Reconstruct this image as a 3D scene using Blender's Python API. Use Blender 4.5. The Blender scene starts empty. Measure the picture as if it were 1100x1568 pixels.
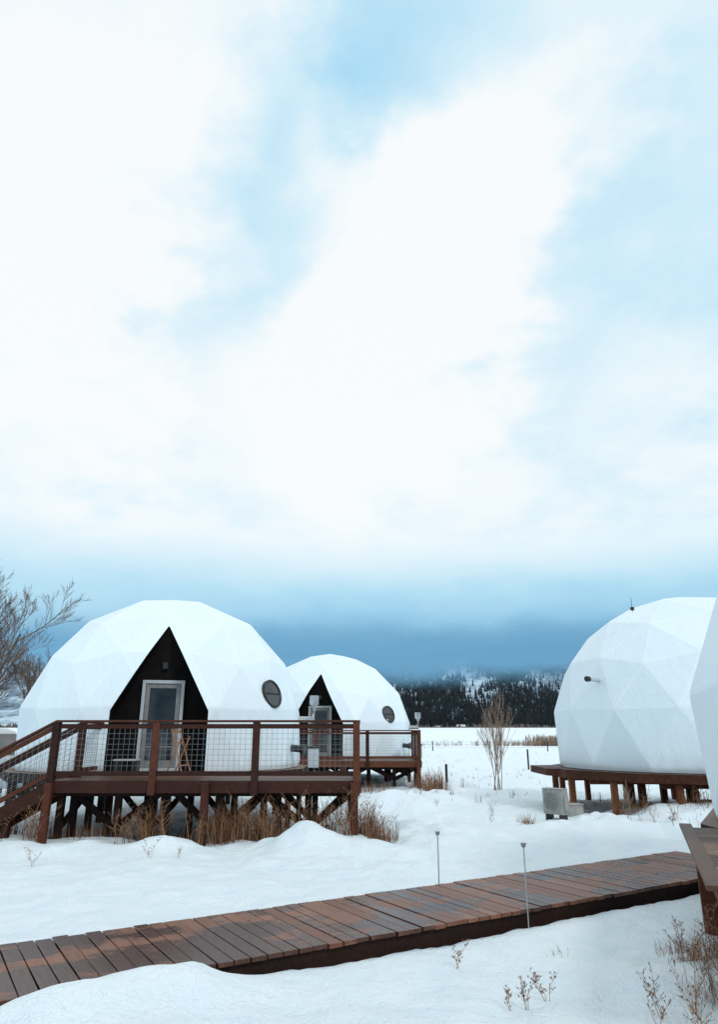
import bpy, bmesh, math, random
import numpy as np
from mathutils import Vector, Matrix
random.seed(7); RNG=np.random.RandomState(11)
scene=bpy.context.scene
scene.view_settings.view_transform='Standard'
scene.view_settings.look='None'
scene.view_settings.exposure=0
EYE=1.9
# ---------------------------------------------------------------- camera
cam=bpy.data.cameras.new("camera"); camo=bpy.data.objects.new("camera",cam)
scene.collection.objects.link(camo)
camo.location=(0,0,EYE); camo.rotation_euler=(math.radians(90+18.07),0,0)
cam.sensor_fit='VERTICAL'; cam.sensor_height=36; cam.lens=24.0
cam.clip_start=0.1; cam.clip_end=12000
scene.camera=camo
# ---------------------------------------------------------------- noise
TAB=RNG.rand(256,256)
def vn(x,y,s=0):
    x=np.asarray(x,float)+s*17.3; y=np.asarray(y,float)+s*9.7
    xi=np.floor(x).astype(int); yi=np.floor(y).astype(int)
    fx=x-xi; fy=y-yi; fx=fx*fx*(3-2*fx); fy=fy*fy*(3-2*fy)
    a=TAB[xi%256,yi%256]; b=TAB[(xi+1)%256,yi%256]; c=TAB[xi%256,(yi+1)%256]; d=TAB[(xi+1)%256,(yi+1)%256]
    return (a*(1-fx)+b*fx)*(1-fy)+(c*(1-fx)+d*fx)*fy-0.5
def fbm(x,y,o=4,s=0):
    r=0;a=1;f=1
    for i in range(o):
        r=r+a*vn(np.asarray(x)*f,np.asarray(y)*f,s+i*3); a*=.5; f*=2.03
    return r
def sst(a,b,x):
    t=np.clip((x-a)/(b-a),0,1); return t*t*(3-2*t)
# ---------------------------------------------------------------- materials
def newmat(name):
    m=bpy.data.materials.new(name); m.use_nodes=True
    nt=m.node_tree; b=nt.nodes['Principled BSDF']; return m,nt,b
def N(nt,t,**kw):
    n=nt.nodes.new(t)
    for k,v in kw.items(): setattr(n,k,v)
    return n
def L(nt,a,b): nt.links.new(a,b)
def ramp(nt,fac,stops):
    r=N(nt,'ShaderNodeValToRGB'); e=r.color_ramp.elements
    while len(e)<len(stops): e.new(0.5)
    for i,(p,c) in enumerate(stops):
        e[i].position=p; e[i].color=(*c,1)
    L(nt,fac,r.inputs['Fac']); return r.outputs['Color']
def noise(nt,vec,scale,detail=4,rough=.55):
    n=N(nt,'ShaderNodeTexNoise'); n.inputs['Scale'].default_value=scale
    n.inputs['Detail'].default_value=detail; n.inputs['Roughness'].default_value=rough
    if vec is not None: L(nt,vec,n.inputs['Vector'])
    return n.outputs['Fac']
def mapping(nt,scale,src='Object'):
    tc=N(nt,'ShaderNodeTexCoord'); m=N(nt,'ShaderNodeMapping'); m.inputs['Scale'].default_value=scale
    L(nt,tc.outputs[src],m.inputs['Vector']); return m.outputs['Vector']
def bump(nt,b,h,strength,dist):
    n=N(nt,'ShaderNodeBump'); n.inputs['Strength'].default_value=strength; n.inputs['Distance'].default_value=dist
    L(nt,h,n.inputs['Height']); L(nt,n.outputs['Normal'],b.inputs['Normal']); return n
def mth(nt,op,a,b=None,c=None):
    n=N(nt,'ShaderNodeMath',operation=op)
    for i,v in enumerate((a,b,c)):
        if v is None: continue
        if isinstance(v,(int,float)): n.inputs[i].default_value=v
        else: L(nt,v,n.inputs[i])
    return n.outputs[0]
def mixc(nt,f,a,b,mode='MIX'):
    n=N(nt,'ShaderNodeMix',data_type='RGBA',blend_type=mode)
    for s,v in ((n.inputs[0],f),(n.inputs[6],a),(n.inputs[7],b)):
        if isinstance(v,(int,float)): s.default_value=v
        elif isinstance(v,tuple): s.default_value=(*v,1)
        else: L(nt,v,s)
    return n.outputs[2]
def maprange(nt,v,a,b,c=0,d=1,smooth=True):
    n=N(nt,'ShaderNodeMapRange'); n.interpolation_type='SMOOTHSTEP' if smooth else 'LINEAR'
    L(nt,v,n.inputs[0]); n.inputs[1].default_value=a;n.inputs[2].default_value=b;n.inputs[3].default_value=c;n.inputs[4].default_value=d
    return n.outputs[0]

def wood(name,dark,mid,light,scale=(1,1,1),wet=0.0,rough=.6,rv=.45):
    m,nt,b=newmat(name)
    v=mapping(nt,scale)
    g=noise(nt,v,6,6,.65); at=N(nt,'ShaderNodeAttribute',attribute_name='rnd')
    f=mth(nt,'ADD',mth(nt,'MULTIPLY',g,1-rv),mth(nt,'MULTIPLY',at.outputs['Fac'],rv))
    c=ramp(nt,f,[(.25,dark),(.5,mid),(.8,light)])
    if wet>0:
        # wetness varies slowly along the walk and differs board to board
        wv=mth(nt,'ADD',noise(nt,mapping(nt,(.6,1.3,1)),1.3,6,.68),mth(nt,'MULTIPLY',mth(nt,'SUBTRACT',at.outputs['Fac'],.5),.10))
        w=maprange(nt,wv,.45,.56)
        c=mixc(nt,mth(nt,'MULTIPLY',w,wet),c,mixc(nt,1.0,c,(.22,.17,.155),'MULTIPLY'))
        L(nt,maprange(nt,w,0,1,rough,.18,False),b.inputs['Roughness']); b.inputs['Specular IOR Level'].default_value=.42
        fr=maprange(nt,noise(nt,mapping(nt,(2,2,2)),14,6,.7),.68,.76,0,.3)
        c=mixc(nt,fr,c,(.5,.5,.5))
    else:
        big=noise(nt,mapping(nt,(1,1,1)),1.3,3)
        c=mixc(nt,maprange(nt,big,.4,.65,0,.5),c,mixc(nt,1.0,c,(.45,.42,.42),'MULTIPLY'))
        b.inputs['Roughness'].default_value=rough; b.inputs['Specular IOR Level'].default_value=.22
    L(nt,c,b.inputs['Base Color']); bump(nt,b,g,.35,.01)
    return m
M={}
M['path']=wood('boardwalk_wood',(.085,.031,.017),(.20,.078,.042),(.32,.16,.095),(14,.8,6),wet=.92,rough=.42,rv=.22)
M['rail']=wood('stained_wood',(.022,.007,.004),(.062,.018,.010),(.14,.045,.022),(3,3,3),rough=.6)
M['decktop']=wood('deck_boards',(.05,.025,.016),(.13,.065,.04),(.26,.15,.09),(1,6,4),rough=.5)
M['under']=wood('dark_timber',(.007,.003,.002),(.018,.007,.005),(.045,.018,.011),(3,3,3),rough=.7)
M['rust']=wood('weathered_timber',(.05,.016,.008),(.15,.045,.018),(.30,.12,.055),(3,3,3),rough=.7)
# snow
m,nt,b=newmat('snow'); v=mapping(nt,(1,1,1))
n1=noise(nt,v,2.2,5,.62); n2=noise(nt,v,26,4,.7)
h=mth(nt,'ADD',n1,mth(nt,'MULTIPLY',n2,.30))
c=ramp(nt,n1,[(.3,(.79,.905,.975)),(.6,(.865,.945,.985))])
L(nt,c,b.inputs['Base Color']); b.inputs['Roughness'].default_value=.75; b.inputs['Specular IOR Level'].default_value=.2
bump(nt,b,h,.85,.15); M['snow']=m
# dome fabric
m,nt,b=newmat('dome_fabric'); v=mapping(nt,(1,1,.35))
n1=noise(nt,v,3.5,4,.6); at=N(nt,'ShaderNodeAttribute',attribute_name='rnd')
c=ramp(nt,at.outputs['Fac'],[(0,(.71,.82,.885)),(.8,(.79,.885,.935)),(1,(.82,.90,.945))])
st=noise(nt,mapping(nt,(3,3,.25)),3,4); c=mixc(nt,maprange(nt,st,.55,.8,0,.3),c,(.66,.76,.82))
L(nt,c,b.inputs['Base Color']); b.inputs['Roughness'].default_value=.45; b.inputs['Specular IOR Level'].default_value=.35
bump(nt,b,n1,.40,.08); M['fabric']=m
def plain(name,col,rough=.6,metal=0,var=.25,sc=8):
    m,nt,b=newmat(name); n=noise(nt,mapping(nt,(1,1,1)),sc,4)
    c=mixc(nt,maprange(nt,n,.35,.7),tuple(x*(1-var) for x in col),col)
    L(nt,c,b.inputs['Base Color']); b.inputs['Roughness'].default_value=rough; b.inputs['Metallic'].default_value=metal
    return m
M['black']=plain('entry_panel_black',(.009,.0075,.007),.8,0,.6,2); M['black'].node_tree.nodes['Principled BSDF'].inputs['Specular IOR Level'].default_value=.15
M['white']=plain('white_paint',(.50,.54,.57),.4,0,.08)
M['grey']=plain('grey_plastic',(.25,.25,.25),.5)
M['dark']=plain('dark_metal',(.03,.03,.032),.4,.3)
M['wire']=plain('galvanised_wire',(.25,.26,.27),.45,.6)
M['steel']=plain('steel_pipe',(.55,.57,.58),.3,.9)
M['beige']=plain('beige_plastic',(.36,.36,.34),.6)
M['yellow']=plain('yellow_wood',(.42,.17,.05),.5)
M['vanpaint']=plain('van_paint',(.45,.5,.53),.3,.2,.05)
M['tyre']=plain('tyre_rubber',(.02,.02,.02),.8)
m,nt,b=newmat('window_glass'); n=noise(nt,mapping(nt,(1,1,1)),1.6,3)
L(nt,ramp(nt,n,[(.35,(.012,.016,.02)),(.7,(.05,.065,.075))]),b.inputs['Base Color']); b.inputs['Roughness'].default_value=.06; b.inputs['Specular IOR Level'].default_value=.6
M['glass']=m
def plantmat(name,a,bb,cc):
    m,nt,b=newmat(name); at=N(nt,'ShaderNodeAttribute',attribute_name='rnd')
    L(nt,ramp(nt,at.outputs['Fac'],[(0,a),(.5,bb),(1,cc)]),b.inputs['Base Color']); b.inputs['Roughness'].default_value=.8; return m
M['grass']=plantmat('dry_grass',(.06,.024,.012),(.20,.090,.042),(.44,.26,.14))
M['twig']=plantmat('bare_twigs',(.05,.035,.03),(.10,.07,.055),(.20,.14,.10))
M['reed']=plantmat('sapling_twigs',(.16,.10,.07),(.26,.18,.13),(.38,.28,.21))
M['pine']=plantmat('conifer_foliage',(.003,.009,.013),(.008,.019,.027),(.05,.085,.11))
M['brush']=plantmat('far_brush',(.03,.03,.035),(.075,.06,.055),(.16,.12,.10))
# mountain
m,nt,b=newmat('mountain_snow'); v=mapping(nt,(1,1,1))
n=noise(nt,v,.012,8,.7); c=ramp(nt,n,[(.40,(.03,.045,.06)),(.50,(.16,.23,.30)),(.60,(.50,.62,.72))])
g=N(nt,'ShaderNodeNewGeometry'); sp=N(nt,'ShaderNodeSeparateXYZ'); L(nt,g.outputs['Position'],sp.inputs[0])
c=mixc(nt,maprange(nt,sp.outputs['Z'],11,22,1,0),c,(.80,.87,.91))
L(nt,c,b.inputs['Base Color']); b.inputs['Roughness'].default_value=.9; M['mount']=m

# ---------------------------------------------------------------- mesh builder
class B:
    def __init__(s): s.v=[];s.f=[];s.m=[];s.r=[];s.n=0
    def add(s,verts,faces,mat=0,r=None):
        if r is None: r=random.random()
        s.v.extend(verts); s.f.extend([tuple(i+s.n for i in f) for f in faces]); s.n+=len(verts)
        s.m.extend([mat]*len(faces)); s.r.extend([r]*len(faces))
    def box(s,c,size,mat=0,rot=0,r=None,M4=None):
        x,y,z=[a/2 for a in size]; cs,sn=math.cos(rot),math.sin(rot)
        vs=[]
        for dx,dy,dz in ((-x,-y,-z),(x,-y,-z),(x,y,-z),(-x,y,-z),(-x,-y,z),(x,-y,z),(x,y,z),(-x,y,z)):
            vs.append((c[0]+dx*cs-dy*sn,c[1]+dx*sn+dy*cs,c[2]+dz))
        s.add(vs,[(0,3,2,1),(4,5,6,7),(0,1,5,4),(1,2,6,5),(2,3,7,6),(3,0,4,7)],mat,r)
    def beam(s,p0,p1,w,h,mat=0,r=None):
        p0=Vector(p0);p1=Vector(p1);d=(p1-p0).normalized()
        up=Vector((0,0,1)) if abs(d.z)<.99 else Vector((0,1,0))
        sd=d.cross(up).normalized()*w/2; u=sd.cross(d).normalized()*h/2
        vs=[tuple(p+a*sd+b2*u) for p in (p0,p1) for a,b2 in ((-1,-1),(1,-1),(1,1),(-1,1))]
        s.add(vs,[(0,1,2,3),(7,6,5,4),(0,4,5,1),(1,5,6,2),(2,6,7,3),(3,7,4,0)],mat,r)
    def tube(s,pts,rad,sides=5,mat=0,r=None,cap=False):
        n=len(pts); vs=[];fs=[]
        for i,p in enumerate(pts):
            p=Vector(p); d=(Vector(pts[min(i+1,n-1)])-Vector(pts[max(i-1,0)]))
            if d.length<1e-9: d=Vector((0,0,1))
            d.normalize(); a=d.orthogonal().normalized() if abs(d.z)<.9 else (Vector((1,0,0))-d*d.x).normalized()
            bb=d.cross(a)
            for k in range(sides):
                t=2*math.pi*k/sides; vs.append(tuple(p+(a*math.cos(t)+bb*math.sin(t))*rad[i]))
        for i in range(n-1):
            for k in range(sides):
                k2=(k+1)%sides; fs.append((i*sides+k,i*sides+k2,(i+1)*sides+k2,(i+1)*sides+k))
        if cap:
            fs.append(tuple(range(sides))[::-1]); fs.append(tuple((n-1)*sides+k for k in range(sides)))
        s.add(vs,fs,mat,r)
    def prism(s,poly,z0,z1,mat=0,top=None):
        n=len(poly); vs=[(x,y,z0) for x,y in poly]+[(x,y,z1) for x,y in poly]
        s.add(vs,[(i,(i+1)%n,(i+1)%n+n,i+n) for i in range(n)]+[tuple(range(n))[::-1]],mat)
        s.add([(x,y,z1) for x,y in poly],[tuple(range(n))],mat if top is None else top)
    def obj(s,name,mats,parent=None,bevel=0,smooth=False):
        me=bpy.data.meshes.new(name); me.from_pydata(s.v,[],s.f)
        for mm in mats: me.materials.append(M[mm])
        me.polygons.foreach_set('material_index',s.m)
        a=me.attributes.new('rnd','FLOAT','FACE'); a.data.foreach_set('value',s.r)
        if smooth: me.polygons.foreach_set('use_smooth',[True]*len(s.f))
        me.update()
        o=bpy.data.objects.new(name,me); scene.collection.objects.link(o)
        if parent: o.parent=parent
        if bevel:
            md=o.modifiers.new('bevel','BEVEL'); md.width=bevel; md.segments=2; md.limit_method='ANGLE'
        return o
def empty(name,loc=(0,0,0),rot=0):
    o=bpy.data.objects.new(name,None); scene.collection.objects.link(o); o.location=loc; o.rotation_euler=(0,0,rot); o.empty_display_size=.3
    return o
# ---------------------------------------------------------------- ground
PO=np.array([-2.85,6.28]); PA=math.atan2(.527,.85); PD=np.array([math.cos(PA),math.sin(PA)]); PN=np.array([-PD[1],PD[0]])
MOUNDS=[(-3.35,13.1,.24,.5,.45),(-1.0,13.3,.34,.55,.5),(-.35,13.3,.15,.8,.5),(-4.7,13.0,.13,.9,.5),(-5.8,12.9,.08,.8,.5),(.9,20.5,.45,1.3,.9),
 (2.2,22.5,.2,1.5,1.0),(7.2,16.4,.40,1.7,1.5),(9.5,15.6,.5,2.2,1.3),(4.9,17.2,.15,.7,.7),(-1.0,5.1,.16,.9,.4),
 (3.1,6.1,.22,.8,.8),(5.0,15.0,.12,1.2,.8),(-1.5,9.8,.06,2,1),(2.5,15,.1,2.5,1.5),(0,5.0,.12,1.2,.5),(-2.9,5.0,.1,.6,.4),(3.3,7.6,.12,.7,.5)]
def H(x,y):
    x=np.asarray(x,float); y=np.asarray(y,float)
    d=np.hypot(x,y)
    z=.13*fbm(x*.35,y*.35,3,1)+.09*fbm(x*1.6,y*1.6,4,5)*np.clip(40/(d+1),0,1)
    tr=np.exp(-((x-1.2-.1*(y-15))/1.6)**2)*sst(10,13,y)*(1-sst(24,40,y))
    z=z+tr*.14*vn(x*3.2,y*2.6,9)
    z=z-.35*sst(14.3,15.5,y)*(1-sst(22,25,y))*sst(-11,-8.5,x)*(1-sst(-1.2,-.1,x))
    for mx,my,h,sx,sy in MOUNDS:
        z=z+h*np.exp(-(((x-mx)/sx)**2+((y-my)/sy)**2)*(1+.9*vn(x*2.3,y*2.3,3)))
    s=(x-PO[0])*PD[0]+(y-PO[1])*PD[1]; t=(x-PO[0])*PN[0]+(y-PO[1])*PN[1]
    wob=.16*vn(s*1.7,s*0+3.3,2)+.07*vn(s*7,s*0+1.3,4)
    side=np.where(t>0,.085,-.02)
    m_blend=np.exp(-(np.abs(t)/1.5)**4)
    ux=x+1.72; uy=y-5.72; ua=ux*PD[0]+uy*PD[1]; ub=ux*PN[0]+uy*PN[1]
    mound=(.30+.16*vn(x*1.9,y*1.9,6)+.07*vn(x*5,y*5,8))*np.exp(-((ua/.98)**4+(ub/.36)**2))
    zz=z*(1-m_blend*.8)+side*m_blend+mound
    under=1-sst(.66,.80,np.abs(t)+np.where(t>0,wob,-.03+.06*vn(s*3,s*0+7.7,2)))
    under=np.where((s<9.9)&(s>-8),under,0)
    cover=sst(.05,.2,mound)
    zz=zz-(.22*under)*(1-cover)
    z=np.where((s<12)&(s>-9),zz,z)
    z=z+ sst(700,1300,y)*10
    return z
def axis(a,b,step,far,g):
    c=list(np.arange(a,b,step)); p=b; st=step
    while p<far: c.append(p); st*=g; p+=st
    c.append(far); q=a; st=step; l=[]
    while True:
        st*=g; q-=st
        if q<-far: break
        l.append(q)
    l.append(-far); return np.array(l[::-1]+c)
def gridmesh(name,xs,ys,zf,mat):
    X,Y=np.meshgrid(xs,ys); Z=zf(X,Y); nx,ny=len(xs),len(ys)
    me=bpy.data.meshes.new(name); V=np.stack([X,Y,Z],-1).reshape(-1,3)
    i=np.arange(nx*ny).reshape(ny,nx)
    F=np.stack([i[:-1,:-1],i[:-1,1:],i[1:,1:],i[1:,:-1]],-1).reshape(-1,4)
    me.vertices.add(len(V)); me.vertices.foreach_set('co',V.ravel())
    me.loops.add(F.size); me.loops.foreach_set('vertex_index',F.ravel())
    me.polygons.add(len(F)); me.polygons.foreach_set('loop_start',np.arange(0,F.size,4)); me.polygons.foreach_set('loop_total',np.full(len(F),4))
    me.polygons.foreach_set('use_smooth',np.ones(len(F),bool)); me.update(calc_edges=True); me.validate()
    me.materials.append(M[mat]); o=bpy.data.objects.new(name,me); scene.collection.objects.link(o); return o
gridmesh('snow_ground',axis(-8,10,.07,5000,1.07),axis(4,18,.07,5000,1.06),H,'snow')
def hz(x,y): return float(H(x,y))
# ---------------------------------------------------------------- boardwalk
bw=empty('boardwalk',(PO[0],PO[1],0),PA)
b_=B(); x=-6.0
while x<9.75:
    w=.138+random.uniform(-.003,.003)
    e=random.uniform(-.012,.012); z=.108+random.uniform(-.004,.004)
    b_.box((x+w/2,e,z),(w,1.52,.038),0,rot=random.uniform(-.006,.006)); x+=w+.010
b_.obj('planks',['path'],bw,bevel=.004)
b_=B()
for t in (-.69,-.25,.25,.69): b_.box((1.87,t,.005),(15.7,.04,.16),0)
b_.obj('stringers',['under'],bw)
# ---------------------------------------------------------------- railings, decks
def railing(b_,wire,p0,p1,zd,nposts,post0=True,post1=True,drop=.25,outer=(0,-1),z1=None):
    p0=Vector((*p0,0));p1=Vector((*p1,0)); 
    if z1 is None: z1=zd
    def P(t,z): q=p0.lerp(p1,t); return (q.x,q.y,zd+(z1-zd)*t+z)
    for i in range(nposts+1):
        if (i==0 and not post0) or (i==nposts and not post1): continue
        q=P(i/nposts,0); b_.box((q[0],q[1],q[2]+(1.06-drop)/2),(.13,.13,1.06+drop),0)
    b_.beam(P(-.0,1.08),P(1,1.08),.15,.04); b_.beam(P(0,.985),P(1,.985),.05,.085,0); b_.beam(P(0,.13),P(1,.13),.05,.085,0)
    ln=(p1-p0).length; k=int(ln/.1)
    for i in range(1,k): wire.beam(P(i/k,.17),P(i/k,.95),.005,.005)
    for j in range(1,8): wire.beam(P(0,.17+j*.0975),P(1,.17+j*.0975),.005,.005)
def ring(cx,cy,r,n,off=0): return [(cx+r*math.cos(2*math.pi*i/n+off),cy+r*math.sin(2*math.pi*i/n+off)) for i in range(n)]
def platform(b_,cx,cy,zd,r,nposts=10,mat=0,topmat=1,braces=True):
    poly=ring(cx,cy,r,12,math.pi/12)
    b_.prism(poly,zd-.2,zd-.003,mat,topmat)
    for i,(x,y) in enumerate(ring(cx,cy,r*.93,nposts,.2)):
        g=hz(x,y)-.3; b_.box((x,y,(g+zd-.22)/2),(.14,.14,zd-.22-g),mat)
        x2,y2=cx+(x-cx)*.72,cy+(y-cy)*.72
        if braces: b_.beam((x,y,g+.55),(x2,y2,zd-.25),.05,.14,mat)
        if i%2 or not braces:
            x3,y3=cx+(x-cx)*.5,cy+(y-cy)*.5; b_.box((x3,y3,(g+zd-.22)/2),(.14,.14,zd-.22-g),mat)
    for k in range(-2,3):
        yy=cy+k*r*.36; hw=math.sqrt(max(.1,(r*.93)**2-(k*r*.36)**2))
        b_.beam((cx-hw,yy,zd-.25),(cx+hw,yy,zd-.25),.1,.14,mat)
def deck(x0,x1,y0,y1,zd,cx,cy,r):
    e=empty('wooden_deck')
    b_=B()
    y=y0
    while y<y1:
        b_.box(((x0+x1)/2,y+.069,zd-.019),(x1-x0,.138,.038),1); y+=.145
    b_.obj('deck_boards',['rail','decktop'],e)
    f=B()
    f.box(((x0+x1)/2,y0-.022,zd-.11),(x1-x0+.08,.04,.215),0); 
    f.box((x0-.022,(y0+y1)/2,zd-.11),(.04,y1-y0,.215),0); f.box((x1+.022,(y0+y1)/2,zd-.11),(.04,y1-y0,.215),0)
    n=int((x1-x0)/.4)
    for i in range(n+1): f.box((x0+.05+i*(x1-x0-.1)/n,(y0+y1)/2,zd-.12),(.04,y1-y0,.15),1)
    f.box(((x0+x1)/2,y0+.7,zd-.26),(x1-x0,.12,.13),1)
    f.box(((x0+x1)/2,y1-.35,zd-.26),(x1-x0,.12,.13),1)
    for i,t in enumerate((0.01,.51,.985)):
        x=x0+(x1-x0)*t; g=hz(x,y0+.1)-.3
        f.box((x,y0-.10,(g+zd-.03)/2),(.14,.12,zd-.03-g),0)
    for yy in (y0+.9,y1-.2):
        for t in (.03,.19,.35,.52,.68,.83,.97):
            x=x0+(x1-x0)*t+random.uniform(-.05,.05); g=hz(x,yy)-.3
            f.box((x,yy,(g+zd-.24)/2),(.13,.13,zd-.24-g),1)
            if t in (.19,.52,.83): 
                for sg in (-1,1): f.beam((x,yy-.08,g+.55),(x+sg*.85,yy-.08,zd-.28),.05,.13,1)
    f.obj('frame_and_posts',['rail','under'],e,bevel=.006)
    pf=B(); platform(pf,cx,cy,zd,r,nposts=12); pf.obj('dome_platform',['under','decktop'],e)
    return e
Z1=1.07
d1=deck(-5.9,0,13.9,17.2,Z1,-5.37,19.85,4.05)
rl=B();wr=B()
railing(rl,wr,(-5.85,13.86),(-.05,13.86),Z1,3)
railing(rl,wr,(-.05,13.86),(-.05,17.1),Z1,2,post0=False)
railing(rl,wr,(-5.85,15.15),(-5.85,16.4),Z1,1)
railing(rl,wr,(-5.85,13.86),(-8.0,13.86),Z1,1,post0=False,z1=Z1-1.15)
railing(rl,wr,(-5.85,15.15),(-8.0,15.15),Z1,1,post0=False,z1=Z1-1.15)
for i in range(6):
    rl.box((-6.05-.32*i,14.5,Z1-.175*(i+1)),(.34,1.24,.045),1)
    rl.box((-5.92-.32*i,14.5,Z1-.175*(i+.5)-.03),(.02,1.2,.14),0)
for yy in (13.88,15.12): rl.beam((-5.9,yy,Z1-.16),(-8.0,yy,Z1-1.31),.05,.27,0)
for x in (-6.6,-7.6):
    rl.box((x,13.95,.15),(.12,.12,.75-(x+6.6)*-.3),0)
rl.obj('railing',['rail','decktop'],d1,bevel=.005); wr.obj('wire_mesh',['wire'],d1)
Z2=.97
d2=deck(-3.6,2.3,27,30.3,Z2,-1.38,33,4.05)
rl=B();wr=B()
railing(rl,wr,(-3.55,26.96),(2.25,26.96),Z2,3); railing(rl,wr,(2.25,26.96),(2.25,30.2),Z2,2,post0=False); railing(rl,wr,(-3.55,26.96),(-3.55,30),Z2,1,post0=False)
rl.obj('railing',['rail'],d2,bevel=.005); wr.obj('wire_mesh',['wire'],d2)
# dome 3 platform
e=empty('wooden_deck'); pf=B(); platform(pf,9.2,19.4,1.07,4.15,nposts=16,mat=0,braces=False)
pf.prism([(4.95,19.2),(5.6,18.4),(6.2,21.4),(5.0,21.2)],.88,1.06,0,1)
pf.obj('platform_frame',['rust','decktop'],e,bevel=.006)
# dome 4 deck
e=empty('wooden_deck'); pf=B()
poly=[(2.3,4.9),(6.0,3.5),(9.5,6.2),(7.4,9.4),(5.2,8.85),(3.55,8.05)]
pf.prism(poly,.85,.930,0,1)
ex=Vector((1.23,3.15)).normalized(); px=Vector((ex.y,-ex.x))
for k in range(23):   # deck boards laid across, running away from the edge
    q=Vector((2.3,4.9))+ex*(.07+k*.143); 
    pf.beam((q.x,q.y,.952),(q.x+px.x*2.2,q.y+px.y*2.2,.952),.135,.026,1)
pf.beam((2.27,4.85,.972),(3.53,8.06,.972),.12,.035,1)
for (x,y) in ((3.50,7.68),(2.78,5.7),(5.0,8.5),(5.6,4.6),(4.4,7.2)):
    g=hz(x,y)-.3; pf.box((x,y,(g+.85)/2),(.15,.15,.85-g),0,rot=-.37)
pf.obj('deck_frame',['rust','decktop'],e,bevel=.006)
pf=B(); platform(pf,7.6,7.4,.95,3.88,nposts=10); pf.obj('dome_platform',['under','decktop'],e)
# ---------------------------------------------------------------- domes
def geodesic(R,freq=3):
    vs=[Vector((0,0,1))]; el=math.atan(.5)
    for i in range(5): a=2*math.pi*i/5; vs.append(Vector((math.cos(el)*math.cos(a),math.cos(el)*math.sin(a),math.sin(el))))
    for i in range(5): a=2*math.pi*(i+.5)/5; vs.append(Vector((math.cos(el)*math.cos(a),math.cos(el)*math.sin(a),-math.sin(el))))
    vs.append(Vector((0,0,-1)))
    fs=[]
    for i in range(5):
        j=(i+1)%5; fs+= [(0,1+i,1+j),(1+i,6+i,1+j),(6+i,6+j,1+j),(11,6+j,6+i)]
    bm=bmesh.new(); cache={}
    def gv(p):
        p=p.normalized()*R; k=(round(p.x,4),round(p.y,4),round(p.z,4))
        if k not in cache: cache[k]=bm.verts.new(p)
        return cache[k]
    for f in fs:
        a,b,c=[vs[i] for i in f]
        pt=lambda i,j:(a*(freq-i-j)+b*i+c*j)/freq
        for i in range(freq):
            for j in range(freq-i):
                bm.faces.new((gv(pt(i,j)),gv(pt(i+1,j)),gv(pt(i,j+1))))
                if i+j<freq-1: bm.faces.new((gv(pt(i+1,j)),gv(pt(i+1,j+1)),gv(pt(i,j+1))))
    return bm
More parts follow.
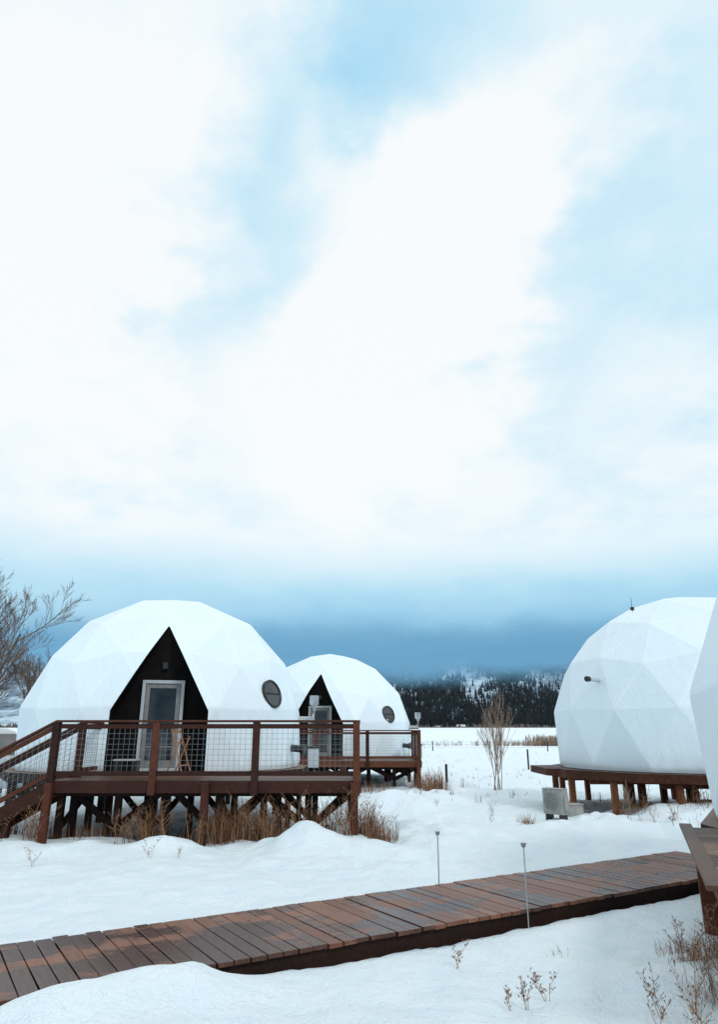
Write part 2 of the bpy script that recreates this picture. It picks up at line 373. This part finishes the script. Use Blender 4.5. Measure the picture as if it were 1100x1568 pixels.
def dome(cx,cy,zd,R=3.8,ch=.79,entry=None,spin=0.0,window=None):
    """entry = direction the doorway faces, angle from -Y toward +X (degrees)"""
    e=empty('geodesic_dome_tent',(cx,cy,zd+ch),math.radians(entry))
    bm=geodesic(R); bmesh.ops.rotate(bm,verts=bm.verts,cent=(0,0,0),matrix=Matrix.Rotation(math.radians(spin),3,'Z'))
    bmesh.ops.bevel(bm,geom=list(bm.edges),offset=.025,segments=1,affect='EDGES',profile=.5)
    g=list(bm.verts)+list(bm.edges)+list(bm.faces)
    bmesh.ops.bisect_plane(bm,geom=g,plane_co=(0,0,-ch+.01),plane_no=(0,0,-1),clear_outer=True)
    ed=[x for x in bm.edges if x.is_boundary]; bmesh.ops.holes_fill(bm,edges=ed,sides=0)
    bmesh.ops.recalc_face_normals(bm,faces=bm.faces)
    me=bpy.data.meshes.new('shell'); bm.to_mesh(me); bm.free()
    so=bpy.data.objects.new('shell',me); scene.collection.objects.link(so)
    P=2.62; hw=1.10; sh=1.36-ch; ap=3.46-ch
    c=B(); pen=[(-hw,-ch-.2),(hw,-ch-.2),(hw,sh),(0,ap),(-hw,sh)]
    c.add([(x,-P,z) for x,z in pen]+[(x,-6,z) for x,z in pen],[(0,1,2,3,4),(9,8,7,6,5)]+[(i,i+5,(i+1)%5+5,(i+1)%5) for i in range(5)])
    co=c.obj('cutter',['black'])
    bmc=bmesh.new(); bmc.from_mesh(co.data); bmesh.ops.recalc_face_normals(bmc,faces=bmc.faces); bmc.to_mesh(co.data); bmc.free()
    md=so.modifiers.new('b','BOOLEAN'); md.operation='DIFFERENCE'; md.solver='EXACT'; md.object=co
    dg=bpy.context.evaluated_depsgraph_get(); dg.update()
    nm=bpy.data.meshes.new_from_object(so.evaluated_get(dg)); so.modifiers.clear(); so.data=nm
    bpy.data.objects.remove(co)
    nm.materials.clear(); nm.materials.append(M['fabric']); nm.materials.append(M['black'])
    rv=[]
    for p in nm.polygons:
        ce=p.center; blk=(ce.length<.955*R and ce.z>-ch+.02)
        p.material_index=1 if blk else 0
        nrm=p.normal; k=math.sin(round(nrm.x,2)*127.1+round(nrm.y,2)*311.7+round(nrm.z,2)*74.7)*43758.5
        rv.append(.82 if (p.area<.09) else .25+.45*(k-math.floor(k)))
    if 'rnd' in nm.attributes: nm.attributes.remove(nm.attributes['rnd'])
    a=nm.attributes.new('rnd','FLOAT','FACE'); a.data.foreach_set('value',rv)
    so.parent=e
    # door
    d=B(); y=-P-.05; zb=-ch; W=1.0; Hh=2.1
    for sx in (-1,1): d.box((sx*(W/2-.04),y,zb+Hh/2),(.08,.12,Hh),0)
    d.box((0,y,zb+Hh-.04),(W-.16,.12,.08),0); d.box((0,y,zb+.04),(W-.16,.12,.08),0)
    for sx in (-1,1): d.box((sx*.36,y+.0,zb+Hh/2),(.10,.06,Hh-.17),1)
    d.box((0,y,zb+Hh-.14),(.62,.06,.1),1); d.box((0,y,zb+.16),(.62,.06,.16),1)
    d.box((.3,y-.05,zb+1.0),(.02,.04,.14),3)
    d.box((0,y+.012,zb+Hh/2+.02),(.62,.02,Hh-.34),2)
    d.box((0,y+.004,zb+.55),(.62,.02,.03),1)
    d.obj('door',['white','grey','glass','dark'],e,bevel=.006)
    t=B()
    t.box((0,-P-.5,zb+.012),(2.1,.96,.02),0); t.box((0,-P-.06,zb+2.45),(.12,.1,.16),0)
    t.obj('threshold',['dark'],e)
    if window:
        az,elv=math.radians(window[0]),math.radians(window[1])
        dv=Vector((math.sin(az)*math.cos(elv),-math.cos(az)*math.cos(elv),math.sin(elv)))
        w=B(); rr=.34; a=dv.cross(Vector((0,0,1))).normalized(); u=a.cross(dv)
        c0=dv*(R*.985)
        prof=[(rr-.02,-.12),(rr+.02,-.12),(rr+.025,.04),(rr-.005,.055),(rr-.03,.03),(rr-.03,-.1)]
        n=28; vs=[]; fs=[]
        for i in range(n):
            th=2*math.pi*i/n; di=a*math.cos(th)+u*math.sin(th)
            for r_,h_ in prof: vs.append(tuple(c0+di*r_+dv*h_))
        k=len(prof)
        for i in range(n):
            for j in range(k): fs.append((i*k+j,((i+1)%n)*k+j,((i+1)%n)*k+(j+1)%k,i*k+(j+1)%k))
        w.add(vs,fs,0)
        w.add([tuple(c0+(a*math.cos(2*math.pi*i/n)+u*math.sin(2*math.pi*i/n))*(rr-.03)+dv*.02) for i in range(n)],[tuple(range(n))],1)
        w.beam(c0-a*(rr-.04)+dv*.035,c0+a*(rr-.04)+dv*.035,.02,.02,0)
        w.obj('porthole_window',['dark','glass'],e)
        az2=az+math.radians(16); dv2=Vector((math.sin(az2),-math.cos(az2),-.08)).normalized()
        v=B(); p=dv2*(R*.97); v.tube([p,p+dv2*.28],[.09,.09],10,0,cap=True); v.tube([p+dv2*.28,p+dv2*.4],[.12,.12],10,0,cap=True)
        v.obj('wall_vent',['dark'],e)
        az3=az+math.radians(34); dv3=Vector((math.sin(az3),-math.cos(az3),.0)); p=dv3*(R*1.0)
        v=B(); v.tube([p*.9+Vector((0,0,.45)),p*1.08+Vector((0,0,.45)),p*1.08+Vector((0,0,.85))],[.09,.09,.09],10,0,cap=True)
        v.tube([p*1.08+Vector((0,0,.85)),p*1.08+Vector((0,0,1.1))],[.13,.13],10,0,cap=True)
        v.obj('flue',['steel'],e,smooth=False)
        p=dv3*(R*1.08); v=B(); v.box((p.x,p.y,-ch+.22),(.4,.3,.5),0,rot=az3); v.box((p.x,p.y,-ch+.5),(.44,.34,.05),1,rot=az3); v.obj('equipment_box',['white','dark'],e,bevel=.02)
    return e
D1=dome(-5.37,19.85,Z1,entry=12.5,spin=14,window=(48,16))
D2=dome(-1.38,33.0,Z2,entry=-6,spin=20,window=(53,15))
D3=dome(9.2,19.4,Z1,entry=150,spin=6)
D4=dome(7.6,7.4,.95,entry=215,spin=0)
# dome 3 side vent + aerial
v=B(); v.tube([(6.25,17.95,3.22),(5.78,17.6,3.23)],[.055,.055],10,0,cap=True); v.tube([(5.78,17.6,3.23),(5.70,17.54,3.23)],[.07,.07],10,1,cap=True)
v.tube([(7.15,17.75,4.95),(7.15,17.75,5.32)],[.008,.006],6,1); v.box((7.15,17.75,5.03),(.08,.08,.08),1)
o=v.obj('roof_vents',['white','dark']); o.parent=D3; o.matrix_parent_inverse=(Matrix.Translation(D3.location)@Matrix.Rotation(D3.rotation_euler.z,4,'Z')).inverted()
# ---------------------------------------------------------------- porch furniture
e=empty('folding_chair',(-3.95,16.0,Z1))
c=B()
for sx in (-.2,.2):
    c.beam((sx,-.18,0),(sx,.16,.95),.022,.022); c.beam((sx,.22,0),(sx,-.1,.8),.022,.022)
c.box((0,.04,.66),(.40,.02,.03)); c.box((0,.14,.9),(.40,.02,.05)); c.beam((-.2,-.12,.2),(.2,-.12,.2),.02,.02)
c.obj('frame',['yellow'],e); e.rotation_euler=(0,0,1.35)
e=empty('porch_bench',(-5.15,16.1,Z1)); c=B()
for k in range(3): c.box((0,-.13+k*.13,.30),(.5,.11,.03),0)
for sx in (-.22,.22):
    c.box((sx,0,.14),(.04,.34,.28),1)
c.obj('seat',['white','dark'],e)
# ---------------------------------------------------------------- air conditioner
g=hz(4.45,16.5)
e=empty('air_conditioner_unit',(4.42,16.6,g-.03),math.radians(-50)); c=B()
c.box((0,0,.40),(.52,.22,.52),0); c.box((-.18,0,.05),(.05,.26,.18),1); c.box((.18,0,.05),(.05,.26,.18),1); c.box((0,0,.672),(.54,.24,.02),0)
c.box((.28,0,.38),(.04,.14,.34),0)
c.obj('casing',['beige','dark'],e,bevel=.012)
c=B()
c.tube([(-.04,-.112,.41),(-.04,-.122,.41)],[.185,.185],20,1,cap=True)
for r_ in (.06,.12,.18):
    c.tube([(-.04+r_*math.cos(t),-.13,.41+r_*math.sin(t)) for t in [2*math.pi*i/20 for i in range(21)]],[.005]*21,4)
for i in range(4):
    t=math.pi*i/4; c.beam((-.04-.18*math.cos(t),-.132,.41-.18*math.sin(t)),(-.04+.18*math.cos(t),-.132,.41+.18*math.sin(t)),.006,.006)
c.obj('fan_grille',['beige','grey'],e)
e=empty('utility_box',(4.95,17.1,hz(4.95,17.1)),.2); c=B(); c.box((0,0,.05),(.36,.3,.3),0); c.box((0,0,.215),(.39,.33,.03),0); c.obj('case',['beige'],e,bevel=.02)
# ---------------------------------------------------------------- snow stakes (path markers)
for (x,y,h) in ((1.0,9.55,.74),(1.78,8.15,.82)):
    e=empty('path_marker_stake',(x,y,hz(x,y)-.02)); c=B()
    c.tube([(0,0,-.1),(.004,0,h)],[.007,.007],8,0); c.tube([(.004,0,h-.03),(.004,0,h)],[.02,.028],10,1,cap=True); c.tube([(.004,0,h),(.004,0,h+.012)],[.034,.030],10,1,cap=True)
    c.obj('pole',['steel','grey'],e)
# ---------------------------------------------------------------- plants
def tree(b_,base,h,r0,depth=4,spread=.5,up=.35,seed=1,nb=5,minr=.004):
    rnd=random.Random(seed)
    def br(p,d,ln,r,dep):
        n=4; pts=[Vector(p)]; dd=Vector(d)
        for i in range(n):
            dd=(dd+Vector((rnd.uniform(-1,1),rnd.uniform(-1,1),rnd.uniform(-.3,1)*up))*.16).normalized(); pts.append(pts[-1]+dd*ln/n)
        rad=[max(minr,r*(1-.62*i/n)) for i in range(n+1)]
        b_.tube([tuple(q) for q in pts],rad,6 if dep>=depth-1 else 3,0)
        if dep==0: return
        k=nb+ (2 if dep==depth else 0)
        for j in range(k):
            t=(.25+.72*(j+rnd.random()*.7)/k); idx=min(int(t*n),n-1); q=pts[idx].lerp(pts[idx+1],t*n-idx)
            az=rnd.uniform(0,2*math.pi); a=(pts[idx+1]-pts[idx]).normalized(); o=a.orthogonal().normalized(); o2=a.cross(o)
            nd=(a+(o*math.cos(az)+o2*math.sin(az))*rnd.uniform(spread*.7,spread*1.5)+Vector((0,0,up))).normalized()
            br(q,nd,ln*rnd.uniform(.42,.62)*(1.1-.35*t),rad[idx]*.55,dep-1)
    br(base,(rnd.uniform(-.05,.05),0,1),h*.8,r0,depth)
for i,(x,y,h,s) in enumerate(((-20.9,36,9.6,3),(-18.6,40,5.6,8),(-20.4,38,8.6,21),(-23.0,42,10.6,5),(-25.0,54,7.6,13),(-22.5,52,7.6,15))):
    b_=B(); tree(b_,(x,y,-.1),h,.17 if h>8 else .10,4,.55,.30,seed=s,nb=6,minr=.0075); b_.obj('bare_tree',['twig'])
b_=B()
for k in range(7):
    a=k*.9; tree(b_,(4.9+.14*math.cos(a),26+.14*math.sin(a),-.1),3.2-.28*(k%4),.016,2,.35,.7,seed=20+k,nb=5,minr=.0045)
b_.obj('bare_sapling',['reed'])
b_=B(); 
for k in range(3): tree(b_,(5.55+.05*k,15.4,hz(5.55,15.4)-.05),.75,.006,2,.5,.5,seed=40+k,nb=4,minr=.002)
b_.obj('bare_sapling',['reed'])
def tuft(b_,x,y,n,hh,sp,w=.006,lean=.35):
    for i in range(n):
        a=random.uniform(0,6.28); r=sp*math.sqrt(random.random())*random.uniform(.5,1.2); px,py=x+r*math.cos(a),y+r*math.sin(a)
        g=hz(px,py)-.03; h=hh*random.uniform(.3,1.0)**1.2*(1+.6*float(vn(px*3,py*3,5))); la=random.uniform(0,6.28); l=lean*random.uniform(.1,1.3)*h
        wx,wy=w*math.cos(la+1.57),w*math.sin(la+1.57)
        p=[(px,py,g),(px+.3*l*math.cos(la),py+.3*l*math.sin(la),g+.6*h),(px+l*math.cos(la),py+l*math.sin(la),g+h)]
        b_.add([(p[0][0]-wx,p[0][1]-wy,p[0][2]),(p[0][0]+wx,p[0][1]+wy,p[0][2]),(p[1][0]+wx*.8,p[1][1]+wy*.8,p[1][2]),(p[1][0]-wx*.8,p[1][1]-wy*.8,p[1][2]),p[2]],[(0,1,2,3),(3,2,4)],0,random.random())
def weed(b_,x,y,h,n=3,seed=0,k_=1.0):
    rnd=random.Random(seed); g=hz(x,y)-.03
    for s in range(n):
        dx,dy=rnd.uniform(-.45,.45)*h,rnd.uniform(-.3,.3)*h; hh=h*rnd.uniform(.6,1)
        f=lambda t:(x+dx*t*t+dx*.1+.03*h*math.sin(t*7+s),y+dy*t,g+hh*t)
        b_.tube([f(t) for t in (0,.25,.5,.75,1)],[.0028*k_,.0024*k_,.002*k_,.0016*k_,.001*k_],3,0)
        for k in range(rnd.randint(7,13)):
            t=rnd.uniform(.3,1); q=f(t); l=h*rnd.uniform(.08,.3)*(1.15-t*.6); a=rnd.uniform(0,6.28)
            e_=(q[0]+l*math.cos(a)*.8,q[1]+l*math.sin(a)*.8,q[2]+l*rnd.uniform(.3,.8)); b_.tube([q,e_],[.0015*k_,.001*k_],3,0)
            for m_ in range(3):
                u=rnd.uniform(.5,1); c=[q[i]+(e_[i]-q[i])*u for i in range(3)]
                b_.tube([c,(c[0]+rnd.uniform(-.01,.01),c[1],c[2]+.012)],[.0035,.001],4,0)
b_=B()
for (x,y,n,h,sp) in ((-6.3,15.4,200,.6,.8),(-6.7,14.5,90,.5,.35),(-5.2,14.7,130,.55,.6),(-3.95,13.75,80,.8,.2),(-3.5,14.8,120,.55,.5),(-2.45,14.1,420,.85,.55),(-1.7,14.3,330,.8,.5),(-2.9,15.6,110,.6,.8),(-.7,14.6,180,.7,.4),(.12,14.2,330,.78,.42),(.5,14.0,120,.5,.3),(-8,16,110,.6,.8),(-4.6,16.5,120,.6,1.2),(-1.5,16.5,120,.6,1.0)):
    tuft(b_,x,y,n,h,sp,.005,.6)
for i in range(70): weed(b_,random.choice((-6.2,-3.9,-2.7,-2.4,-2.0,-1.6,-.5,.1))+random.gauss(0,.3),random.uniform(13.5,14.3),random.uniform(.45,1.0),3,i,2.0)
b_.obj('dry_grass',['grass'])
b_=B()
for (x,y,n,h,sp) in ((2.7,26.0,260,.85,.5),(2.3,27.0,100,.7,.6),(.5,26.2,120,.5,.8),(-1,26.5,130,.5,1)): tuft(b_,x,y,n,h,sp,.008,.6)
b_.obj('dry_grass',['grass'])
b_=B()
for (x,y,n,h,sp) in ((6.2,17.0,90,.45,.5),(7.5,16.2,110,.45,.6),(8.4,15.3,100,.4,.4),(9.3,15.5,130,.5,.6),(3.5,15.4,60,.3,.2),(3.6,16.4,20,.3,.3),(7,15,30,.25,1.0),(7.4,13.7,60,.35,.35),(6.9,12.7,25,.25,.3)): tuft(b_,x,y,n,h,sp,.005,.6)
for i in range(22): weed(b_,random.uniform(5.5,9.5),random.uniform(14.5,16.8),random.uniform(.3,.7),3,100+i,1.6)
b_.obj('dry_grass',['grass'])
b_=B()
for i,(x,y,h) in enumerate(((-5.0,11.6,.35),(-3.35,12.1,.34),(-2.95,12.3,.25),(-3.9,12.9,.5),(.86,6.95,.26),(1.25,6.0,.30),(1.45,6.15,.28),(1.12,5.95,.2),(2.15,5.7,.42),(2.4,5.75,.5),(2.62,5.9,.4),(2.3,5.4,.5),(2.05,5.55,.25),(2.7,6.4,.4),(2.95,6.7,.45),(2.9,7.0,.3),(3.1,6.9,.5),(2.85,6.1,.5),(2.75,5.6,.45),(-.35,7.1,.12),(3.0,17,.4),(3.4,19,.4),(2.1,20,.3))):
    weed(b_,x,y,h,3 if h>.25 else 2,200+i)
for (x,y,n,h,sp) in ((2.85,6.6,200,.28,.25),(2.9,7.1,120,.22,.2),(2.65,5.8,220,.25,.3),(3.0,6.2,380,.32,.32),(1.9,7.4,20,.12,.15)): tuft(b_,x,y,n,h,sp,.002,1.1)
for i in range(420):
    y=20*math.exp(random.uniform(0,2.0)); x=random.uniform(-.05,.42)*y; tuft(b_,x,y,random.randint(2,6),random.uniform(.12,.4),.12,.007)
b_.obj('winter_weeds',['grass'])
# ---------------------------------------------------------------- field fence
e=empty('wire_fence'); b_=B()
for k in range(-10,26):
    x=2+k*7.0; b_.tube([(x,88,-.2),(x+random.uniform(-.05,.05),88,1.15)],[.07,.06],5,0)
for z in (.4,.75,1.05): b_.beam((-68,88,z),(177,88,z),.012,.012)
b_.obj('posts_and_wire',['under'],e)
b_=B()
for k in (3.6,9.8): b_.tube([(k,30 if k<5 else 42,-.2),(k,30 if k<5 else 42,.75 if k<5 else 1.1)],[.05,.05],6,0)
b_.obj('fence_post',['under'])
def scatter(name,pts,mat,sides,wf):
    V=[];F=[];R_=[];n=0
    for (x,y,z,h,r) in pts:
        w=h*wf*random.uniform(.7,1.2); a0=random.random()*6.28
        levels=((0,.55,1.0),(.38,1.0,.62))
        for (z0,z1,ws) in levels:
            V.append((x+random.uniform(-.03,.03)*h,y,z+h*z1)); ap=n; n+=1
            for k in range(sides):
                a=a0+k*2*math.pi/sides; q=random.uniform(.75,1.2)*ws; V.append((x+w*q*math.cos(a),y+w*q*math.sin(a),z+h*z0+random.uniform(-.03,.03)*h)); n+=1
            for k in range(sides): F.append((ap,ap+1+k,ap+1+(k+1)%sides)); R_.append(r)
    me=bpy.data.meshes.new(name); me.from_pydata(V,[],F); me.materials.append(M[mat])
    at=me.attributes.new('rnd','FLOAT','FACE'); at.data.foreach_set('value',R_); o=bpy.data.objects.new(name,me); scene.collection.objects.link(o); return o
b_=B()
for i in range(1500):
    x=random.gauss(41,6) if random.random()<.6 else random.uniform(-60,80); y=130+random.uniform(-4,4)
    h=random.uniform(.8,2.3)*(1 if 30<x<55 else .55)
    for k in range(3): b_.beam((x,y,-.1),(x+random.uniform(-.6,.6),y,h*random.uniform(.6,1)),.05,.03,0,random.random())
b_.obj('willow_brush',['reed'])
# ---------------------------------------------------------------- mountain
def MH(X,Y):
    a=X/np.maximum(Y,1)
    z=9+sst(1080,1750,Y)*(172+22*sst(.05,.3,a))+ sst(1250,1550,Y)*34*fbm(X/240,Y/240,4,7)
    z=z-40*(1-sst(560,760,Y))
    return z
gridmesh('mountain',np.linspace(-2600,3000,190),np.linspace(600,2600,110),MH,'mount')
pts=[]
n=34000
yy=1100+780*RNG.rand(n); aa=-.42+.95*RNG.rand(n); xx=aa*yy
zz=MH(xx,yy); cl=fbm(xx/90,yy/110,4,12); 
hi=sst(55,105,zz+60*fbm(xx/220,yy/220,2,4))
keep=(RNG.rand(n)<(1-.93*hi*sst(-.04,.16,cl)))
for i in np.where(keep)[0]:
    snowy=float(hi[i]); pts.append((xx[i],yy[i],zz[i]-1,random.uniform(7,18),min(1,random.random()*(.3+.45*snowy))))
scatter('pine_forest',pts,'pine',4,.22)
pts=[]
for i in range(4200):
    y=random.uniform(900,1150); x=random.uniform(-.75,.5)*y
    if vn(x/60,y/60,31)>-.1: pts.append((x,y,float(MH(x,y))-.5,random.uniform(3,8),random.random()))
scatter('distant_treeline',pts,'brush',6,.4)
for (x,y,s) in ((150,1050,1.0),(120,1080,.8)):
    e=empty('farmhouse',(x,y,float(MH(x,y))),.3); c=B(); w,d,h=12*s,8*s,4*s
    c.box((0,0,h/2),(w,d,h),0)
    c.add([(-w/2-.5,-d/2-.6,h),(w/2+.5,-d/2-.6,h),(w/2+.5,d/2+.6,h),(-w/2-.5,d/2+.6,h),(-w/2-.5,0,h*1.8),(w/2+.5,0,h*1.8)],[(0,1,5,4),(2,3,4,5),(0,4,3),(1,2,5)],1)
    for k in (-.3,0,.3): c.box((k*w,-d/2-.02,h*.55),(1.2,.1,1.2),2)
    c.obj('walls_and_roof',['rust','white','dark'],e)
# low cloud wrapped over the hill tops
def cloudsheet(name,rad,z0,dz,z1,op,seed,col,na):
    m=bpy.data.materials.new(name); m.use_nodes=True; nt=m.node_tree; nt.nodes.clear()
    out=N(nt,'ShaderNodeOutputMaterial'); g=N(nt,'ShaderNodeNewGeometry'); sp=N(nt,'ShaderNodeSeparateXYZ'); L(nt,g.outputs['Position'],sp.inputs[0])
    mp=N(nt,'ShaderNodeMapping'); mp.inputs['Scale'].default_value=(1/rad,1/rad,2.2/rad); mp.inputs['Location'].default_value=(seed,0,0); L(nt,g.outputs['Position'],mp.inputs['Vector'])
    nz=noise(nt,mp.outputs['Vector'],9,4,.6)
    zr=mth(nt,'DIVIDE',sp.outputs['Z'],rad); zr=mth(nt,'ADD',zr,mth(nt,'MULTIPLY',mth(nt,'SUBTRACT',nz,.5),na))
    up=maprange(nt,zr,z0,z0+dz); dn=maprange(nt,zr,z1-.055,z1,1,0)
    a=mth(nt,'MULTIPLY',mth(nt,'MULTIPLY',up,dn),op)
    df=N(nt,'ShaderNodeBsdfDiffuse'); df.inputs[0].default_value=(*col,1)
    tr=N(nt,'ShaderNodeBsdfTransparent'); mx=N(nt,'ShaderNodeMixShader'); L(nt,a,mx.inputs[0]); L(nt,tr.outputs[0],mx.inputs[1]); L(nt,df.outputs[0],mx.inputs[2]); L(nt,mx.outputs[0],out.inputs[0])
    M[name]=m
    c=B(); n=60; vs=[];fs=[]
    for i in range(n+1):
        t=-.75+1.5*i/n; 
        for z in (0.03*rad,(z1+.02)*rad): vs.append((rad*math.sin(t),rad*math.cos(t),z))
    for i in range(n): fs.append((2*i,2*i+2,2*i+3,2*i+1))
    c.add(vs,fs,0); return c.obj('low_cloud',[name],None,smooth=True)
cloudsheet('low_cloud_near',1050,.060,.040,.175,.97,0,(.17,.36,.52),.04)
# ---------------------------------------------------------------- parked van at left
e=empty('parked_van',(-12.6,23.4,hz(-12.6,23.4)+.02),math.radians(-8)); c=B()
prof=[(-2.4,.35),(2.3,.35),(2.45,.8),(2.35,1.15),(1.6,1.3),(.95,2.0),(.6,2.1),(-2.3,2.1),(-2.45,1.9)]
n=len(prof)
def side(y,s): return [(x,y*(1 if z<1.25 else .9),z) for x,z in prof]
vs=side(-.95,1)+side(.95,1)
c.add(vs,[tuple(range(n)),tuple(range(n,2*n))[::-1]]+[(i,i+n,(i+1)%n+n,(i+1)%n) for i in range(n)],0)
c.obj('body',['vanpaint'],e,bevel=.05)
c=B()
for sy in (-1,1):
    c.box((-1.4,sy*.885,1.62),(1.3,.06,.5),0); c.box((0,sy*.885,1.62),(1.2,.06,.5),0)
c.add([(1.66,-.75,1.33),(1.66,.75,1.33),(1.05,.7,1.93),(1.05,-.7,1.93)],[(0,1,2,3)],0)
c.obj('windows',['glass'],e); c=B()
for x in (-1.6,1.5):
    for sy in (-.86,.86): c.tube([(x,sy-.11,.33),(x,sy+.11,.33)],[.34,.34],18,0,cap=True)
c.obj('wheels',['tyre'],e)
# ---------------------------------------------------------------- world sky
w=bpy.data.worlds.new("World"); scene.world=w; w.use_nodes=True; nt=w.node_tree
bg=nt.nodes['Background']; bg.inputs['Strength'].default_value=.105
sdir=Vector((.42,-.62,.62)).normalized()
sky=N(nt,'ShaderNodeTexSky'); sky.sky_type='NISHITA'; sky.sun_disc=False
sky.sun_elevation=math.asin(sdir.z); sky.sun_rotation=math.atan2(sdir.x,sdir.y)
tc=N(nt,'ShaderNodeTexCoord'); D=tc.outputs['Generated']
sep=N(nt,'ShaderNodeSeparateXYZ'); L(nt,D,sep.inputs[0])
den=mth(nt,'ADD',mth(nt,'MAXIMUM',sep.outputs['Z'],0),.30)
cmb=N(nt,'ShaderNodeCombineXYZ'); L(nt,mth(nt,'DIVIDE',sep.outputs['X'],den),cmb.inputs[0]); L(nt,mth(nt,'DIVIDE',sep.outputs['Y'],den),cmb.inputs[1])
nA=N(nt,'ShaderNodeTexNoise'); nA.inputs['Scale'].default_value=2.6; nA.inputs['Detail'].default_value=7; nA.inputs['Roughness'].default_value=.6; L(nt,cmb.outputs[0],nA.inputs['Vector'])
nB=N(nt,'ShaderNodeTexNoise'); nB.inputs['Scale'].default_value=5.2; nB.inputs['Detail'].default_value=4; nB.inputs['Roughness'].default_value=.6; L(nt,cmb.outputs[0],nB.inputs['Vector'])
sB=N(nt,'ShaderNodeSeparateColor'); L(nt,nB.outputs['Color'],sB.inputs[0])
vs1=N(nt,'ShaderNodeVectorMath',operation='SUBTRACT'); L(nt,nA.outputs['Color'],vs1.inputs[0]); vs1.inputs[1].default_value=(.5,.5,.5)
vs2=N(nt,'ShaderNodeVectorMath',operation='SCALE'); L(nt,vs1.outputs[0],vs2.inputs[0]); vs2.inputs['Scale'].default_value=.40
vs3=N(nt,'ShaderNodeVectorMath',operation='ADD'); L(nt,D,vs3.inputs[0]); L(nt,vs2.outputs[0],vs3.inputs[1])
vs4=N(nt,'ShaderNodeVectorMath',operation='NORMALIZE'); L(nt,vs3.outputs[0],vs4.inputs[0])
def blob(d,r,amp):
    d=Vector(d).normalized(); n=N(nt,'ShaderNodeVectorMath',operation='DOT_PRODUCT'); L(nt,vs4.outputs[0],n.inputs[0]); n.inputs[1].default_value=d
    return mth(nt,'MULTIPLY',maprange(nt,n.outputs['Value'],math.cos(math.radians(r)),1.0),amp)
tot=maprange(nt,nA.outputs['Fac'],.34,.72,.14,.32)
for a in [((.09,.733,1.02),10,.48),((-.09,.783,.823),10,.26),((-.163,.816,.723),9,.26),((-.27,.85,.62),10,.22),((.50,.843,.60),22,.30),((.40,.771,.86),13,.16),((-.02,.75,.90),9,.13),
          ((.07,.84,.68),13,-.6),((.0,.9,.5),14,-.4),((-.4,.78,.80),15,-.3),((-.40,.9,.45),11,-.3),((.22,.78,.8),10,-.35),((.45,.92,.44),8,-.25),((-.36,.84,.62),7,-.25)]:
    tot=mth(nt,'ADD',tot,blob(*a))
tot=mth(nt,'ADD',tot,maprange(nt,sB.outputs[0],.3,.7,-.05,.05))
tot=mth(nt,'MINIMUM',mth(nt,'MAXIMUM',tot,0),1)
cloud=ramp(nt,tot,[(0,(9.3,9.6,9.7)),(.15,(8.7,9.4,9.7)),(.5,(6.6,8.5,9.5)),(1,(3.7,6.9,9.0))])
zw=mth(nt,'ADD',sep.outputs['Z'],mth(nt,'MULTIPLY',mth(nt,'SUBTRACT',nA.outputs['Fac'],.5),.07))
low=ramp(nt,zw,[(.04,(1.2,2.6,3.9)),(.085,(1.35,2.9,4.5)),(.112,(1.85,4.1,6.1)),(.157,(3.1,5.9,8.0)),(.195,(4.4,7.2,8.8)),(.23,(6.0,8.2,9.3)),(.27,(8.1,9.2,9.7))])
lf=maprange(nt,sep.outputs['X'],-.05,-.45,0,.55)
low=mixc(nt,lf,low,(5.2,7.7,9.1))
cf=maprange(nt,zw,.19,.31)
fin=mixc(nt,cf,low,cloud)
fin=mixc(nt,.05,fin,sky.outputs[0])
L(nt,fin,bg.inputs['Color'])
sl=bpy.data.lights.new('sun','SUN'); sl.energy=1.05; sl.angle=math.radians(10); sl.color=(1,.985,.965)
so=bpy.data.objects.new('sun',sl); scene.collection.objects.link(so); so.rotation_euler=(-sdir).to_track_quat('-Z','Y').to_euler()
